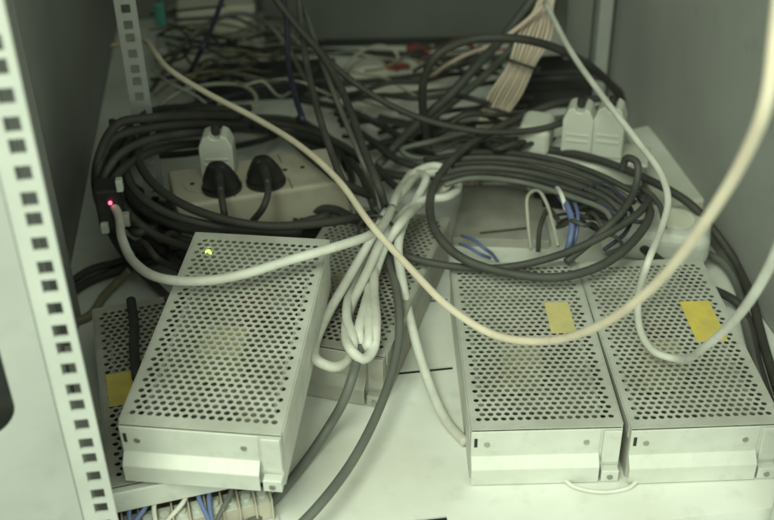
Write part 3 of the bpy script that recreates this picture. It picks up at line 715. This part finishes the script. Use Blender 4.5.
# clutter of thin wires low in the shade
for i in range(5):
    x = 152 + random.uniform(0, 30); y = 20 + i * 15
    c('thin dark wire in the jumble at the back left', [(x, y, .05), (x + 30, y + random.uniform(-8, 8), .04), (x + 62, y + random.uniform(-12, 10), .05), (x + 95, y + random.uniform(-10, 14), .03), (x + 125, y + random.uniform(-6, 14), .02)],
      random.choice((.0014, .0018, .0022)), random.choice(('black', 'dgrey', 'olive', 'navy', 'grey')), name='wire', cat='wire', group='thin wires jumbled at the back left')
# the peach bundle
for i in range(15):
    f = (i - 7) / 7.0
    off = f * 14; tt = 1.25 + (.009 if i % 2 else 0) + random.uniform(0, .004)
    c('peach wire in the tied bundle rising to the top right', [T(552 + off * .8, -25, tt), T(545 + off * .55, 4, tt), T(535 + off * 1.15, 35, tt), T(521 + off * .9, 66, tt + .01), T(505 + off * 1.1, 95, tt + .015), T(491 + off * .8, 122, tt + .03), T(480 + off, 150, tt + .05), A(468 + off, 172, .02), A(455 + off * 1.5, 186, .008)], .0017, 'peach' if i % 4 else 'cream', name='wire', cat='wire', group='peach wires tied in a bundle')
c('pale pink wire leaving the bundle to the left', [T(543, 6, 1.23), T(520, 26, 1.24), T(494, 44, 1.25), (468, 54, .10), (447, 65, .08), (430, 78, .05)], .0026, 'peach', name='wire', cat='wire')
for (px, py, wv, lb) in ((544, 4, .013, 'uppermost black tie round the peach wire bundle'), (522, 64, .019, 'middle black tie round the peach wire bundle'), (497, 110, .018, 'lowest black tie round the peach wire bundle')):
    ctr = T(px, py, 1.262); ax = (T(px - 10, py + 28, 1.27) - ctr).normalized(); s1 = ax.cross(_fw).normalized(); s2 = ax.cross(s1)
    C = [ctr + s1 * wv * math.cos(a_) + s2 * wv * .75 * math.sin(a_) for a_ in [2 * math.pi * k / 24 for k in range(25)]]
    bm = bmesh.new(); tube(bm, C, .0018, 8, cap=False)
    box(bm, -.003, .003, -.003, .003, -.003, .003)
    for v in bm.verts[-8:]: v.co = v.co + ctr + s1 * wv
    o = obj('cable_tie', bm, 'black', smooth=False); tag(o, lb, 'cable tie', 'black ties on the peach wire bundle')
q = [A(452, 246, .0), A(549, 249, .0), A(538, 190, .0), A(464, 194, .0)]  # added plate, darkens the shelf where it lies in shadow
bm = bmesh.new(); lo = [bm.verts.new((p.x, p.y, .0004)) for p in q]; hi = [bm.verts.new((p.x, p.y, .010)) for p in q]
bm.faces.new(lo[::-1]); bm.faces.new(hi)
for i in range(4): bm.faces.new((lo[i], lo[(i + 1) % 4], hi[(i + 1) % 4], hi[i]))
bmesh.ops.recalc_face_normals(bm, faces=bm.faces)
tag(obj('shade_plate', bm, 'dusty', bevel=.001), 'grey plate added for the shadowed shelf inside the large cable loop', 'plate')
a_, b_ = A(480, 233, .0115), A(527, 228, .0115)  # rod stands in for the shelf slot that the added plate covers
cable('short thin black rod standing in for the shelf slot covered by the added plate', [a_, (a_ + b_) / 2, b_], .0010, 'black', 'rod', 'rod')
# blue and other wires behind the centre right supply
for pts, lb, r_, mm in (
    ([(462, 236, .02), (474, 240, .03), (484, 248, .03), (492, 254, .02), (498, 262, .01)], 'upper blue wire at the far edge of the centre right power supply', .0018, 'blue'),
    ([(460, 244, .018), (470, 248, .026), (480, 254, .024), (490, 258, .014)], 'lower blue wire at the far edge of the centre right power supply', .0018, 'blue'),
    ([(560, 196, .08), (568, 208, .085), (572, 222, .08), (570, 240, .07), (566, 254, .056)], 'bright blue wire inside the large cable loop', .0030, 'blue'),
    ([(574, 200, .08), (578, 218, .08), (576, 236, .07), (572, 250, .056)], 'thin blue wire beside the bright blue one inside the large loop', .0018, 'blue'),
    ([(556, 186, .085), (562, 196, .09), (566, 210, .08)], 'short white wire at the top of the bright blue one', .0022, 'white'),
    ([(531, 250, .03), (528, 222, .05), (528, 196, .07), (538, 190, .08), (546, 202, .07), (553, 224, .06), (558, 246, .05)], 'pale bare wire bent like a staple inside the large loop', .0018, 'pale'),
    ([(538, 252, .03), (540, 228, .05), (548, 210, .06), (560, 222, .06)], 'black wire inside the large loop', .0024, 'black'),
    ([(584, 190, .09), (604, 184, .09), (620, 196, .085), (632, 212, .08), (626, 232, .07), (604, 250, .06)], 'thin dark wire curling over the extension block', .0020, 'navy'),
    ([(596, 200, .09), (616, 214, .085), (640, 222, .08), (652, 210, .08), (640, 198, .085)], 'navy wire lying on the extension block', .0020, 'navy'),
    ([(588, 246, .06), (600, 236, .07), (614, 236, .075), (622, 246, .065), (606, 254, .06)], 'small curled black wire at the left end of the extension block', .0018, 'black'),
    ([(600, 176, .075), (622, 186, .08), (644, 190, .085), (660, 206, .08), (664, 228, .07)], 'dark wire from the right white plug over the extension block', .0026, 'dgrey'),
):
    c(lb, pts, r_, mm, name='wire', cat='wire')
